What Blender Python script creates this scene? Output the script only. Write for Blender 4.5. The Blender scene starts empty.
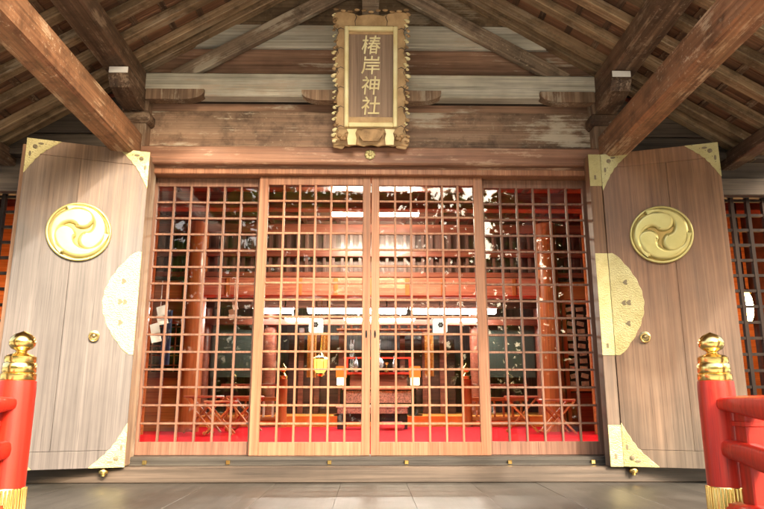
import bpy, bmesh, math, random
from mathutils import Vector, Matrix, noise
random.seed(7)
R = math.radians
sc = bpy.context.scene
COL = sc.collection
PI = math.pi

# ------------------------------------------------------------------ materials
def newmat(name):
    m = bpy.data.materials.new(name); m.use_nodes = True
    nt = m.node_tree; nt.nodes.clear()
    out = nt.nodes.new('ShaderNodeOutputMaterial')
    return m, nt, out

def N(nt, t, **kw):
    n = nt.nodes.new(t)
    for k, v in kw.items():
        if k.startswith('i_'): n.inputs[k[2:].replace('_', ' ')].default_value = v
        else: setattr(n, k, v)
    return n

def ramp(nt, fac, stops):
    r = nt.nodes.new('ShaderNodeValToRGB'); e = r.color_ramp.elements
    while len(e) < len(stops): e.new(.5)
    for i, (p, c) in enumerate(stops):
        e[i].position = p; e[i].color = (c[0], c[1], c[2], 1) if not isinstance(c, (int, float)) else (c, c, c, 1)
    nt.links.new(fac, r.inputs[0]); return r.outputs[0]

def mixc(nt, fac, a, b, mode='MIX'):
    n = nt.nodes.new('ShaderNodeMix'); n.data_type = 'RGBA'; n.blend_type = mode
    for s, v in ((n.inputs[0], fac), (n.inputs[6], a), (n.inputs[7], b)):
        if hasattr(v, 'is_linked') or hasattr(v, 'links'): nt.links.new(v, s)
        elif isinstance(v, (int, float)): s.default_value = v
        else: s.default_value = (v[0], v[1], v[2], 1)
    return n.outputs[2]

def mathn(nt, op, a, b=None):
    n = nt.nodes.new('ShaderNodeMath'); n.operation = op
    for s, v in ((n.inputs[0], a), (n.inputs[1], b)):
        if v is None: continue
        if isinstance(v, (int, float)): s.default_value = v
        else: nt.links.new(v, s)
    return n.outputs[0]

def coords(nt, rnd=True):
    tc = nt.nodes.new('ShaderNodeTexCoord')
    if not rnd: return tc.outputs['Object'], None
    oi = nt.nodes.new('ShaderNodeObjectInfo')
    m = N(nt, 'ShaderNodeVectorMath', operation='MULTIPLY'); m.inputs[1].default_value = (17, 23, 31)
    nt.links.new(oi.outputs['Random'], m.inputs[0])
    a = N(nt, 'ShaderNodeVectorMath', operation='ADD')
    nt.links.new(tc.outputs['Object'], a.inputs[0]); nt.links.new(m.outputs[0], a.inputs[1])
    return a.outputs[0], oi.outputs['Random']

def noise_n(nt, vec, scale, detail=4, rough=.55, stretch=None):
    if stretch:
        mp = nt.nodes.new('ShaderNodeMapping'); mp.inputs['Scale'].default_value = stretch
        nt.links.new(vec, mp.inputs[0]); vec = mp.outputs[0]
    n = nt.nodes.new('ShaderNodeTexNoise'); n.inputs['Scale'].default_value = scale
    n.inputs['Detail'].default_value = detail; n.inputs['Roughness'].default_value = rough
    nt.links.new(vec, n.inputs['Vector']); return n.outputs['Fac']

def wood(name, dark, light, axis='X', rough=.62, wear=None, wear_amt=.5, wear_scale=3.5, stain=.35, bump=.25, vary=.18, grain=1.0, coat=0, fade=None, spec=.35, flecks=0):
    m, nt, out = newmat(name)
    v, rnd = coords(nt)
    st = {'X': (.35, 9, 9), 'Y': (9, .35, 9), 'Z': (9, 9, .35)}[axis]
    g1 = noise_n(nt, v, 2.2*grain, 6, .62, st)
    st2 = tuple(.5 if s < 1 else 34 for s in st)
    g2 = noise_n(nt, v, 2.0*grain, 4, .6, st2)
    big = noise_n(nt, v, 1.6, 4, .6)
    col = ramp(nt, g1, [(.3, dark), (.72, light)])
    if fade:       # weathering plus painted sun and shade: grey lit wood low down, redder shaded top
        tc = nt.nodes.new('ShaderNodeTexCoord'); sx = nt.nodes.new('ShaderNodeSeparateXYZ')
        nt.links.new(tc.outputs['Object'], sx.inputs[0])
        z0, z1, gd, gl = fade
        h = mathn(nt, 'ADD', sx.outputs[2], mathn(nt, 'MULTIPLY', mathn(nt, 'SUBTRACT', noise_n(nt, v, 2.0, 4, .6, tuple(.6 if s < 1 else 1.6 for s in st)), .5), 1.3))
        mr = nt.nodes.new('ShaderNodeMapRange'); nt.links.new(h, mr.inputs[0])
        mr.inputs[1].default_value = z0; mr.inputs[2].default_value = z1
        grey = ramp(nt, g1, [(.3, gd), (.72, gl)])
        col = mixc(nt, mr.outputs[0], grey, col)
    col = mixc(nt, 1.0, col, ramp(nt, g2, [(.3, .62), (.6, 1.0), (.8, 1.12)]), 'MULTIPLY')
    run = noise_n(nt, v, 3.2, 4, .6, {'X': (.18, 1.6, 1.6), 'Y': (1.6, .18, 1.6), 'Z': (1.6, 1.6, .18)}[axis])
    col = mixc(nt, 1.0, col, ramp(nt, run, [(.36, 1 - stain*.9), (.55, 1.0), (.72, 1.12)]), 'MULTIPLY')
    s = ramp(nt, big, [(.32, 1 - stain), (.6, 1.0)])
    col = mixc(nt, 1.0, col, s, 'MULTIPLY')
    g3 = noise_n(nt, v, 2.6*grain, 3, .7, tuple(.8 if q < 1 else 60 for q in st))
    col = mixc(nt, 1.0, col, ramp(nt, g3, [(.30, .42), (.40, 1.0)]), 'MULTIPLY')
    if flecks:      # chipped old paint and lichen flecks
        fk = noise_n(nt, v, 26, 3, .7, tuple(.8 if q < 1 else 1.4*1 for q in (2, 2, 2)))
        reg = noise_n(nt, v, 2.2, 3, .6)
        ff = mathn(nt, 'MULTIPLY', ramp(nt, fk, [(.60, 0.0), (.66, 1.0)]), ramp(nt, reg, [(.42, 0.0), (.6, float(flecks))]))
        col = mixc(nt, ff, col, (.62, .50, .34))
        gr = noise_n(nt, v, 7, 5, .7)
        col = mixc(nt, 1.0, col, ramp(nt, gr, [(.34, .55), (.52, 1.0)]), 'MULTIPLY')
    if rnd:
        rv = ramp(nt, rnd, [(0, 1 - vary), (1, 1 + vary*.6)])
        col = mixc(nt, 1.0, col, rv, 'MULTIPLY')
    if wear:
        w = noise_n(nt, v, wear_scale, 7, .68, tuple(.55 if q < 1 else 1.5 for q in st))
        w2 = mathn(nt, 'ADD', w, mathn(nt, 'MULTIPLY', mathn(nt, 'SUBTRACT', g2, .5), .35))
        f = ramp(nt, w2, [(.56, 0.0), (.64, float(wear_amt)), (1, float(wear_amt))])
        col = mixc(nt, f, col, wear)
    b = N(nt, 'ShaderNodeBsdfPrincipled'); nt.links.new(col, b.inputs['Base Color'])
    rr = ramp(nt, g2, [(0, rough - .1), (1, min(1, rough + .15))]); nt.links.new(rr, b.inputs['Roughness'])
    b.inputs['Specular IOR Level'].default_value = spec
    if coat: b.inputs['Coat Weight'].default_value = coat; b.inputs['Coat Roughness'].default_value = .15
    bm_ = N(nt, 'ShaderNodeBump'); bm_.inputs['Strength'].default_value = bump; bm_.inputs['Distance'].default_value = .004
    hh = mathn(nt, 'ADD', g2, mathn(nt, 'MULTIPLY', g1, .8)); nt.links.new(hh, bm_.inputs['Height'])
    nt.links.new(bm_.outputs[0], b.inputs['Normal']); nt.links.new(b.outputs[0], out.inputs[0])
    return m

def plain(name, c, rough=.5, metal=0, bump=0, bscale=40, vary=.12, coat=0, emit=None, es=0, c2=None, spec=.5, nscale=6):
    m, nt, out = newmat(name)
    v, rnd = coords(nt)
    n1 = noise_n(nt, v, nscale, 5, .6)
    c2 = c2 or tuple(q*(1 - vary) for q in c)
    col = ramp(nt, n1, [(.35, c2), (.65, c)])
    b = N(nt, 'ShaderNodeBsdfPrincipled'); nt.links.new(col, b.inputs['Base Color'])
    r2 = noise_n(nt, v, nscale*2.3, 4, .6)
    nt.links.new(ramp(nt, r2, [(.2, max(.02, rough - .08)), (.8, min(1, rough + .1))]), b.inputs['Roughness'])
    b.inputs['Metallic'].default_value = metal; b.inputs['Specular IOR Level'].default_value = spec
    if coat: b.inputs['Coat Weight'].default_value = coat; b.inputs['Coat Roughness'].default_value = .06
    if bump:
        bb = N(nt, 'ShaderNodeBump'); bb.inputs['Strength'].default_value = bump; bb.inputs['Distance'].default_value = .003
        nt.links.new(noise_n(nt, v, bscale, 5, .6), bb.inputs['Height']); nt.links.new(bb.outputs[0], b.inputs['Normal'])
    if emit: b.inputs['Emission Color'].default_value = (*emit, 1); b.inputs['Emission Strength'].default_value = es
    nt.links.new(b.outputs[0], out.inputs[0]); return m

def plate_gold(name, c, c2, vor=90, b_=.5, rough=.38, metal=.75):
    """gilt sheet with a fine ring-punched (nanako) and scroll-chased surface"""
    m, nt, out = newmat(name); v, rnd = coords(nt, False)
    vo = nt.nodes.new('ShaderNodeTexVoronoi'); vo.inputs['Scale'].default_value = vor; nt.links.new(v, vo.inputs['Vector'])
    n1 = noise_n(nt, v, 9, 5, .6)
    wv = nt.nodes.new('ShaderNodeTexWave'); wv.wave_type = 'RINGS'; wv.inputs['Scale'].default_value = 16; wv.inputs['Distortion'].default_value = 14; wv.inputs['Detail'].default_value = 2; wv.inputs['Detail Scale'].default_value = 2
    nt.links.new(v, wv.inputs['Vector'])
    col = ramp(nt, n1, [(.3, c2), (.7, c)])
    col = mixc(nt, .4, col, ramp(nt, wv.outputs['Fac'], [(.0, .72), (.35, 1.0)]), 'MULTIPLY')
    b = N(nt, 'ShaderNodeBsdfPrincipled'); nt.links.new(col, b.inputs['Base Color'])
    b.inputs['Metallic'].default_value = metal; b.inputs['Roughness'].default_value = rough
    bb = N(nt, 'ShaderNodeBump'); bb.inputs['Strength'].default_value = b_; bb.inputs['Distance'].default_value = .002
    hh = mathn(nt, 'ADD', vo.outputs['Distance'], mathn(nt, 'MULTIPLY', wv.outputs['Fac'], .9))
    nt.links.new(hh, bb.inputs['Height']); nt.links.new(bb.outputs[0], b.inputs['Normal'])
    nt.links.new(b.outputs[0], out.inputs[0]); return m

PALE = (.62, .56, .43)
M = {}
M['leafL'] = wood('weathered_sunlit_door_wood', (0.218, 0.122, 0.063), (0.353, 0.210, 0.113), 'Z', .5, stain=.22, bump=.3, fade=(1.5, 2.4, (0.112, 0.092, 0.080), (0.190, 0.160, 0.142)), spec=.5)  # fade paints the sunlit lower planks grey, together with weathering
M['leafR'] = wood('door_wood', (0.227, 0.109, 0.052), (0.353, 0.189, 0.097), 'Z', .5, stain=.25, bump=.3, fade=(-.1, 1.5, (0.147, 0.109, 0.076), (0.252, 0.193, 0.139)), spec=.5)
M['beam'] = wood('red_brown_beam_wood', (.24, .105, .05), (.48, .24, .115), 'X', .5, wear=(.55, .40, .25), wear_amt=.75, wear_scale=3.2, bump=.35, spec=.4, flecks=.8)
M['purlin'] = wood('dark_purlin_wood', (.10, .055, .032), (.26, .155, .09), 'X', .6, wear=(.36, .26, .17), wear_amt=.55, wear_scale=6, bump=.3, flecks=.5)
M['rafter'] = wood('rafter_wood', (.27, .17, .09), (.53, .365, .205), 'X', .65, wear=(.48, .40, .28), wear_amt=.4, bump=.3, vary=.35, flecks=.3)
M['sheath'] = wood('roof_board_wood', (.22, .105, .055), (.42, .22, .12), 'X', .7, bump=.3, vary=.35)
M['pale'] = wood('pale_plank_wood', (.62, .58, .44), (.86, .83, .70), 'X', .6, wear=(.42, .30, .20), wear_amt=.5, wear_scale=2.2, stain=.35)
M['plank'] = wood('brown_plank_wood', (.36, .215, .135), (.58, .39, .26), 'X', .6, wear=PALE, wear_amt=.8, wear_scale=2.2, stain=.35, flecks=.5)
M['plankd'] = wood('dark_brown_plank_wood', (.25, .135, .085), (.46, .28, .18), 'X', .6, wear=PALE, wear_amt=.85, wear_scale=1.7, stain=.4)
M['brace'] = wood('brace_wood', (.28, .19, .125), (.50, .385, .26), 'X', .65, wear=PALE, wear_amt=.5, wear_scale=5, flecks=.7)
M['nageshi'] = wood('reddish_lintel_wood', (.31, .14, .08), (.52, .285, .18), 'X', .5, wear=(.6, .42, .28), wear_amt=.5, wear_scale=6, stain=.25)
M['lat'] = wood('lattice_wood', (0.336, 0.139, 0.067), (0.487, 0.235, 0.126), 'Z', .45, stain=.15, bump=.15, vary=.05)
M['latb'] = wood('outer_lattice_wood', (0.202, 0.092, 0.055), (0.319, 0.168, 0.105), 'Z', .5, stain=.2, bump=.15, vary=.05)
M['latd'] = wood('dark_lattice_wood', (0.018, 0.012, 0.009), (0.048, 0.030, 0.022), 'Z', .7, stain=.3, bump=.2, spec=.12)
M['post'] = wood('post_wood', (.26, .15, .09), (.48, .33, .21), 'Z', .6, wear=PALE, wear_amt=.4)
M['sill'] = wood('sill_wood', (0.080, 0.058, 0.040), (0.176, 0.128, 0.092), 'X', .45, stain=.3, spec=.5)
M['silld'] = wood('sill_track_wood', (0.056, 0.048, 0.040), (0.128, 0.112, 0.088), 'X', .45, stain=.3)
M['wall'] = wood('side_wall_wood', (.07, .052, .038), (.17, .13, .095), 'X', .65, stain=.35)
M['roof'] = plain('roof_bark', (.10, .07, .05), .9, bump=.6, bscale=25)
M['white'] = plain('white_paint', (.82, .80, .74), .6)
M['gold'] = plate_gold('gilt_plate', (0.527, 0.476, 0.230), (0.425, 0.357, 0.145), rough=.42, metal=.3)
M['goldr'] = plain('polished_brass', (.86, .62, .22), .2, metal=1, c2=(.72, .48, .15), bump=.08, bscale=30)
M['crest'] = plain('gilt_crest', (0.561, 0.493, 0.196), .32, metal=.5, c2=(0.493, 0.416, 0.145), bump=.05, bscale=25)
M['crestg'] = plain('gilt_crest_ground', (0.468, 0.323, 0.093), .38, metal=.5, c2=(0.357, 0.230, 0.060), bump=.1, bscale=25)
M['aged'] = plain('aged_brass', (.50, .42, .22), .4, metal=.8, c2=(.26, .21, .11), bump=.4, bscale=60, nscale=30)
M['palegold'] = plain('pale_gold_leaf', (0.855, 0.792, 0.468), .4, metal=.05, c2=(0.702, 0.594, 0.288), bump=.2, bscale=40)
M['khaki'] = plain('khaki_gilding', (.56, .38, .19), .5, metal=.1, c2=(.36, .23, .10), bump=.4, bscale=30, nscale=9)
M['goldd'] = plain('aged_gilding', (.44, .28, .13), .5, metal=.2, c2=(.2, .12, .05), bump=.6, bscale=22, nscale=14)
M['pit'] = plain('pierced_shadow_wood', (.20, .16, .09), .7)
M['lacq'] = wood('vermilion_lacquer', (.48, .017, .007), (.62, .030, .010), 'Z', .38, wear=(.36, .05, .025), wear_amt=.45, wear_scale=2.5, stain=.16, bump=.12, vary=.04, coat=.18, spec=.4)
M['carpet'] = plain('red_carpet', (0.624, 0.005, 0.014), .9, bump=.5, bscale=220, c2=(0.544, 0.004, 0.011), spec=.1)
M['orange'] = wood('orange_lacquered_wood', (0.410, 0.098, 0.025), (0.590, 0.197, 0.057), 'Z', .35, stain=.15, bump=.08, coat=.3)
M['orangeX'] = wood('orange_lacquered_board', (0.426, 0.115, 0.029), (0.607, 0.221, 0.066), 'X', .35, stain=.15, bump=.08, coat=.3)
M['redbeam'] = wood('carved_red_beam', (0.510, 0.128, 0.076), (0.680, 0.255, 0.162), 'X', .35, wear=(0.637, 0.306, 0.170), wear_amt=.6, wear_scale=4, stain=.2, coat=.3)
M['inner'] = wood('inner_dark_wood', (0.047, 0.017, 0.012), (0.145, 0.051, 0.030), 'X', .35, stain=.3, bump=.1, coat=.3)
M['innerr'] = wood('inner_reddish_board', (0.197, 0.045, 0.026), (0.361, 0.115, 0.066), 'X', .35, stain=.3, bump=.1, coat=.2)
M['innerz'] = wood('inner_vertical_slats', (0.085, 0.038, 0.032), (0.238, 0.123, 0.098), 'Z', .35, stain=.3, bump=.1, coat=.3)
M['black'] = plain('black_lacquer', (.012, .012, .014), .22, coat=.6)
M['greend'] = plain('dark_green_blind', (.05, .07, .055), .7, bump=.5, bscale=80)
M['blue'] = plain('blue_cloth', (0.064, 0.128, 0.336), .8, bump=.3, bscale=20, c2=(0.128, 0.208, 0.400))
M['pink'] = plain('crimson_cushion', (0.680, 0.085, 0.102), .7, bump=.3, bscale=60)
M['goldcloth'] = plain('gold_brocade', (.72, .42, .10), .55, c2=(.45, .2, .05), bump=.3, bscale=50, nscale=30)
M['textile'] = plain('patterned_brocade', (.55, .25, .2), .7, c2=(.14, .07, .06), nscale=45)
M['paper'] = plain('white_paper', (0.714, 0.680, 0.612), .8)
M['silver'] = plain('silver_metal', (.7, .72, .76), .25, metal=1)
M['tag'] = plain('wooden_tag', (.45, .27, .16), .7, c2=(.22, .13, .08), nscale=18)
M['bark'] = plain('bark', (.12, .09, .065), .9, bump=.8, bscale=20, c2=(.06, .045, .035))
M['leaf'] = plain('leaf_green', (.085, .13, .035), .6, c2=(.04, .075, .022), nscale=.8)
M['stone'] = plain('stone', (.36, .34, .31), .8, bump=.5, bscale=30, c2=(.26, .25, .23), nscale=3)
M['gravel'] = plain('gravel', (.62, .55, .44), .9, bump=.9, bscale=60, c2=(.47, .41, .32), nscale=30)
M['wallp'] = plain('plaster', (.55, .5, .42), .8)

def emit(name, c, s):
    m, nt, out = newmat(name); e = N(nt, 'ShaderNodeEmission'); e.inputs[0].default_value = (*c, 1); e.inputs[1].default_value = s
    nt.links.new(e.outputs[0], out.inputs[0]); return m
M['tube'] = emit('lit_fluorescent_diffuser', (1, .86, .66), 26)
M['tube2'] = emit('lit_strip_diffuser', (1, .93, .84), 11)
M['lampw'] = emit('lit_white_shade', (1, .78, .45), .7)
M['lampy'] = emit('lit_yellow_lantern', (1, .50, .07), .6)
M['lampo'] = emit('lit_orange_shade', (1, .20, .03), .27)
M['lampbay'] = emit('lit_bay_lamp', (1, .52, .18), 30)

m, nt, out = newmat('window_glass')      # thin clear pane, slightly wavy old glass
fr = nt.nodes.new('ShaderNodeFresnel'); fr.inputs[0].default_value = 1.42
tr = nt.nodes.new('ShaderNodeBsdfTransparent'); tr.inputs[0].default_value = (.97, .98, .97, 1)
gl = nt.nodes.new('ShaderNodeBsdfGlossy'); gl.inputs['Roughness'].default_value = .015
v, _ = coords(nt); bb = N(nt, 'ShaderNodeBump'); bb.inputs['Strength'].default_value = .16; bb.inputs['Distance'].default_value = .004
nt.links.new(noise_n(nt, v, 4, 1, .4), bb.inputs['Height']); nt.links.new(bb.outputs[0], gl.inputs['Normal'])
mx = nt.nodes.new('ShaderNodeMixShader'); nt.links.new(fr.outputs[0], mx.inputs[0]); nt.links.new(tr.outputs[0], mx.inputs[1]); nt.links.new(gl.outputs[0], mx.inputs[2])
nt.links.new(mx.outputs[0], out.inputs[0]); M['glass'] = m

m, nt, out = newmat('polished_floor_boards')   # boards run across, worn glossy
v, _ = coords(nt, False)
g = noise_n(nt, v, 2.2, 6, .6, (7, .35, 7)); g2 = noise_n(nt, v, 3, 4, .6, (40, .5, 40)); big = noise_n(nt, v, 1.3, 4, .6)
sp = nt.nodes.new('ShaderNodeSeparateXYZ'); nt.links.new(v, sp.inputs[0])
fl = mathn(nt, 'FLOOR', mathn(nt, 'DIVIDE', mathn(nt, 'ADD', sp.outputs[0], 5.6), .45)); wn = N(nt, 'ShaderNodeTexWhiteNoise', noise_dimensions='1D'); nt.links.new(fl, wn.inputs['W'])
col = ramp(nt, g, [(.3, (.028, .025, .019)), (.7, (.066, .058, .045))])
col = mixc(nt, 1, col, ramp(nt, wn.outputs['Value'], [(0, .78), (1, 1.15)]), 'MULTIPLY')
col = mixc(nt, 1, col, ramp(nt, g2, [(.3, .75), (.7, 1.05)]), 'MULTIPLY')
col = mixc(nt, ramp(nt, big, [(.45, 0.0), (.7, .5)]), col, (.11, .10, .08))
b = N(nt, 'ShaderNodeBsdfPrincipled'); nt.links.new(col, b.inputs['Base Color']); b.inputs['Specular IOR Level'].default_value = .6
nt.links.new(ramp(nt, big, [(.3, .34), (.7, .52)]), b.inputs['Roughness'])
bb = N(nt, 'ShaderNodeBump'); bb.inputs['Strength'].default_value = .25; bb.inputs['Distance'].default_value = .003
nt.links.new(g2, bb.inputs['Height']); nt.links.new(bb.outputs[0], b.inputs['Normal']); nt.links.new(b.outputs[0], out.inputs[0]); M['floor'] = m

m, nt, out = newmat('foliage')      # leaves pass some of the light behind them
v, _ = coords(nt); col = ramp(nt, noise_n(nt, v, .8, 5, .6), [(.35, (.045, .085, .025)), (.65, (.10, .16, .04))])
df = nt.nodes.new('ShaderNodeBsdfDiffuse'); tl = nt.nodes.new('ShaderNodeBsdfTranslucent'); mx = nt.nodes.new('ShaderNodeMixShader'); mx.inputs[0].default_value = .5
nt.links.new(col, df.inputs[0]); nt.links.new(mixc(nt, 1.0, col, (1.5, 1.7, .8), 'MULTIPLY'), tl.inputs[0])
nt.links.new(df.outputs[0], mx.inputs[1]); nt.links.new(tl.outputs[0], mx.inputs[2]); nt.links.new(mx.outputs[0], out.inputs[0]); M['leaf'] = m

# ------------------------------------------------------------------ mesh helpers
def link(name, me, parent=None, loc=(0, 0, 0), mat=None, mx=None, smooth=False):
    o = bpy.data.objects.new(name, me); COL.objects.link(o)
    if parent is not None: o.parent = parent
    if mx is not None: o.matrix_local = mx
    else: o.location = loc
    if mat is not None and not me.materials: me.materials.append(M[mat] if isinstance(mat, str) else mat)
    if smooth:
        for p in me.polygons: p.use_smooth = True
    return o

def tag(o, label=None, cat=None, group=None, kind=None):
    if label: o['label'] = label
    if cat: o['category'] = cat
    if group: o['group'] = group
    if kind: o['kind'] = kind
    return o

def thing(name, label, cat, loc=(0, 0, 0), rz=0, group=None):
    o = bpy.data.objects.new(name, None); COL.objects.link(o); o.empty_display_size = .1
    o.location = loc; o.rotation_euler = (0, 0, rz); return tag(o, label, cat, group)

class B:
    """collects shapes into one mesh"""
    def __init__(s): s.bm = bmesh.new()
    def box(s, x0, x1, y0, y1, z0, z1, bev=0, mx=None):
        mt = Matrix.Translation(((x0+x1)/2, (y0+y1)/2, (z0+z1)/2)) @ Matrix.Diagonal((abs(x1-x0), abs(y1-y0), abs(z1-z0), 1))
        if mx is not None: mt = mx @ mt
        r = bmesh.ops.create_cube(s.bm, size=1, matrix=mt)
        if bev:
            es = list({e for v in r['verts'] for e in v.link_edges})
            bmesh.ops.bevel(s.bm, geom=es, offset=bev, segments=1, affect='EDGES', profile=.5)
        return s
    def lathe(s, prof, seg=24, c=(0, 0, 0), mx=None):
        rings = []
        for r, z in prof:
            ring = []
            for i in range(seg):
                a = 2*PI*i/seg; p = Vector((c[0]+r*math.cos(a), c[1]+r*math.sin(a), c[2]+z))
                ring.append(s.bm.verts.new(mx @ p if mx is not None else p))
            rings.append(ring)
        for a, b_ in zip(rings, rings[1:]):
            for i in range(seg):
                j = (i+1) % seg; s.bm.faces.new((a[i], a[j], b_[j], b_[i]))
        s.bm.faces.new(rings[0][::-1]); s.bm.faces.new(rings[-1]); return s
    def tube(s, pts, r, seg=10):
        pts = [Vector(p) for p in pts]; rs = r if isinstance(r, list) else [r]*len(pts); rings = []
        for i, p in enumerate(pts):
            d = (pts[min(i+1, len(pts)-1)] - pts[max(i-1, 0)]).normalized()
            up = Vector((0, 0, 1)) if abs(d.z) < .9 else Vector((1, 0, 0))
            x = d.cross(up).normalized(); y = x.cross(d).normalized()
            rings.append([s.bm.verts.new(p + (x*math.cos(2*PI*k/seg) + y*math.sin(2*PI*k/seg))*rs[i]) for k in range(seg)])
        for a, b_ in zip(rings, rings[1:]):
            for i in range(seg):
                j = (i+1) % seg; s.bm.faces.new((a[i], a[j], b_[j], b_[i]))
        s.bm.faces.new(rings[0][::-1]); s.bm.faces.new(rings[-1]); return s
    def prism(s, pts, y0, y1, mx=None):
        """polygon in XZ extruded along Y"""
        a = [Vector((p[0], y0, p[1])) for p in pts]; b_ = [Vector((p[0], y1, p[1])) for p in pts]
        if mx is not None: a = [mx @ p for p in a]; b_ = [mx @ p for p in b_]
        va = [s.bm.verts.new(p) for p in a]; vb = [s.bm.verts.new(p) for p in b_]; n = len(pts)
        s.bm.faces.new(va); s.bm.faces.new(vb[::-1])
        for i in range(n):
            j = (i+1) % n; s.bm.faces.new((va[j], va[i], vb[i], vb[j]))
        return s
    def ball(s, c, r, sz=(1, 1, 1), sub=2):
        bmesh.ops.create_icosphere(s.bm, subdivisions=sub, radius=r, matrix=Matrix.Translation(c) @ Matrix.Diagonal((*sz, 1))); return s
    def torus(s, c, R_, r, mx=None, seg=28, sseg=8):
        rings = []
        for i in range(seg):
            a = 2*PI*i/seg; ring = []
            for k in range(sseg):
                t = 2*PI*k/sseg; rr = R_ + r*math.cos(t)
                p = Vector((c[0]+rr*math.cos(a), c[1]+r*math.sin(t), c[2]+rr*math.sin(a)))
                ring.append(s.bm.verts.new(mx @ p if mx is not None else p))
            rings.append(ring)
        for i in range(seg):
            a, b_ = rings[i], rings[(i+1) % seg]
            for k in range(sseg):
                l = (k+1) % sseg; s.bm.faces.new((a[k], b_[k], b_[l], a[l]))
        return s
    def build(s, name, mat, parent=None, loc=(0, 0, 0), mx=None, smooth=False):
        bmesh.ops.recalc_face_normals(s.bm, faces=s.bm.faces)
        me = bpy.data.meshes.new(name); s.bm.to_mesh(me); s.bm.free()
        o = link(name, me, parent, loc, mat, mx)
        if smooth:
            for p in me.polygons: p.use_smooth = True
            try: me.set_sharp_from_angle(angle=R(52))
            except Exception: pass
        return o

def beam(name, p0, p1, w, h, mat, parent=None, bev=.006, up=(0, 0, 1), wav=0):
    """squared timber from p0 to p1, its grain along local X; w is the width across, h the height"""
    p0 = Vector(p0); p1 = Vector(p1); d = p1 - p0; L = d.length; d.normalize(); up = Vector(up)
    y = up.cross(d).normalized(); z = d.cross(y)
    mx = Matrix.Translation((p0+p1)/2) @ Matrix((d, y, z)).transposed().to_4x4()
    b = B(); b.box(-L/2, L/2, -w/2, w/2, -h/2, h/2, bev)
    return b.build(name, mat, parent, mx=mx)

def plate(name, outer, holes, t, mat, parent, mx, bev=.0015, res=1):
    """flat sheet in local XZ (front towards -Y) with pierced holes, thickness t"""
    cu = bpy.data.curves.new(name, 'CURVE'); cu.dimensions = '2D'; cu.fill_mode = 'BOTH'
    for pts in [outer] + list(holes):
        sp = cu.splines.new('POLY'); sp.points.add(len(pts)-1); sp.use_cyclic_u = True
        for i, p in enumerate(pts): sp.points[i].co = (p[0], p[1], 0, 1)
    cu.extrude = t/2 - bev; cu.bevel_depth = bev; cu.bevel_resolution = res; cu.offset = -bev
    o = bpy.data.objects.new(name, cu); COL.objects.link(o)
    me = bpy.data.meshes.new_from_object(o); bpy.data.objects.remove(o); bpy.data.curves.remove(cu)
    me.transform(Matrix.Rotation(R(90), 4, 'X')); me.name = name
    me.materials.clear()
    return link(name, me, parent, mat=mat, mx=mx)

def circ(cx, cz, r, n=10, sx=1, sz=1): return [(cx + r*sx*math.cos(2*PI*i/n), cz + r*sz*math.sin(2*PI*i/n)) for i in range(n)]

# ------------------------------------------------------------------ camera (level horizon low in the frame, lens tilted up)
cam = bpy.data.cameras.new('camera'); co = bpy.data.objects.new('camera', cam); COL.objects.link(co)
co.location = (0, -4.95, .62); co.rotation_euler = (R(90+12.6), 0, R(-1.0))
cam.sensor_width = 36; cam.lens = 36*650/764; cam.clip_end = 500; cam.clip_start = .05
sc.camera = co

FZ = .06           # deck level
# ------------------------------------------------------------------ setting
def sheet(name, x0, x1, y0, y1, z, mat, kind='structure'):
    me = bpy.data.meshes.new(name); me.from_pydata([(x0, y0, z), (x1, y0, z), (x1, y1, z), (x0, y1, z)], [], [(0, 1, 2, 3)])
    return tag(link(name, me, mat=mat), kind=kind)
sheet('ground', -150, 150, -200, 60, -1.0, 'gravel')
b = B()
for i in range(25):
    x0 = -5.6 + i*.45; b.box(x0 + .0006, x0 + .4494, -2.86, .0, FZ-.06, FZ - .0006*(i % 3), .0015)
tag(b.build('veranda_floor', 'floor'), kind='structure')
b = B(); b.box(-5.5, 5.5, -2.7, 9.8, -1.0, FZ-.07)
tag(b.build('foundation', 'stone'), kind='structure')
b = B()
for i in range(5): b.box(-1.7, 1.7, -2.87 - .32*(i+1), -2.87 - .32*i + .0, -1.0, FZ - .2*(i+1), .01)
tag(b.build('stone_steps', 'stone'), kind='structure')
b = B(); b.box(-4.9, 4.9, .16, 9.6, .02, .2)
tag(b.build('hall_floor', 'inner'), kind='structure')

# ------------------------------------------------------------------ the hall itself
hall = thing('shrine_building', 'weathered timber shrine hall with gabled porch, latticed sliding doors and folded-back plank doors', 'building')
ZR, K = 4.394, .6157
YF = -2.85      # front verge
ang = math.atan(K)
# main posts at the doorway and porch front posts
def post(x, y, z0, z1, w, mat='post', d=None):
    b = B(); d = d or w; b.box(-w/2, w/2, -d/2, d/2, 0, z1-z0, .008)
    return b.build('post', mat, hall, (x, y, z0))
for s in (-1, 1):
    post(s*1.885, -.02, FZ, 3.05, .2)
    post(s*1.9, -2.56, FZ, 2.43, .17)
    post(s*4.4, 0, FZ, 3.05, .2, 'wall')
    post(s*4.4, 9.5, FZ, 3.05, .2, 'wall')
# sill: dark track step and pale lower step
b = B(); b.box(-1.785, 1.785, -.09, .15, .166, .222, .004); b.build('door_track', 'silld', hall)
b = B(); b.box(-1.785, 1.785, -.105, -.089, .166, .176); b.box(-1.785, 1.785, -.094, -.088, .196, .203); b.build('track_strip', 'silld', hall)
beam('sill', (-4.3, -.14, .112), (4.3, -.14, .112), .16, .104, 'sill', hall, .006)
for x in (-1.01, -.29, .26, .84+.16, -1.60, 1.6):
    b = B(); b.box(x-.014, x+.014, -.112, -.088, .172, .2, .002); b.build('track_catch', 'goldr', hall)
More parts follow.
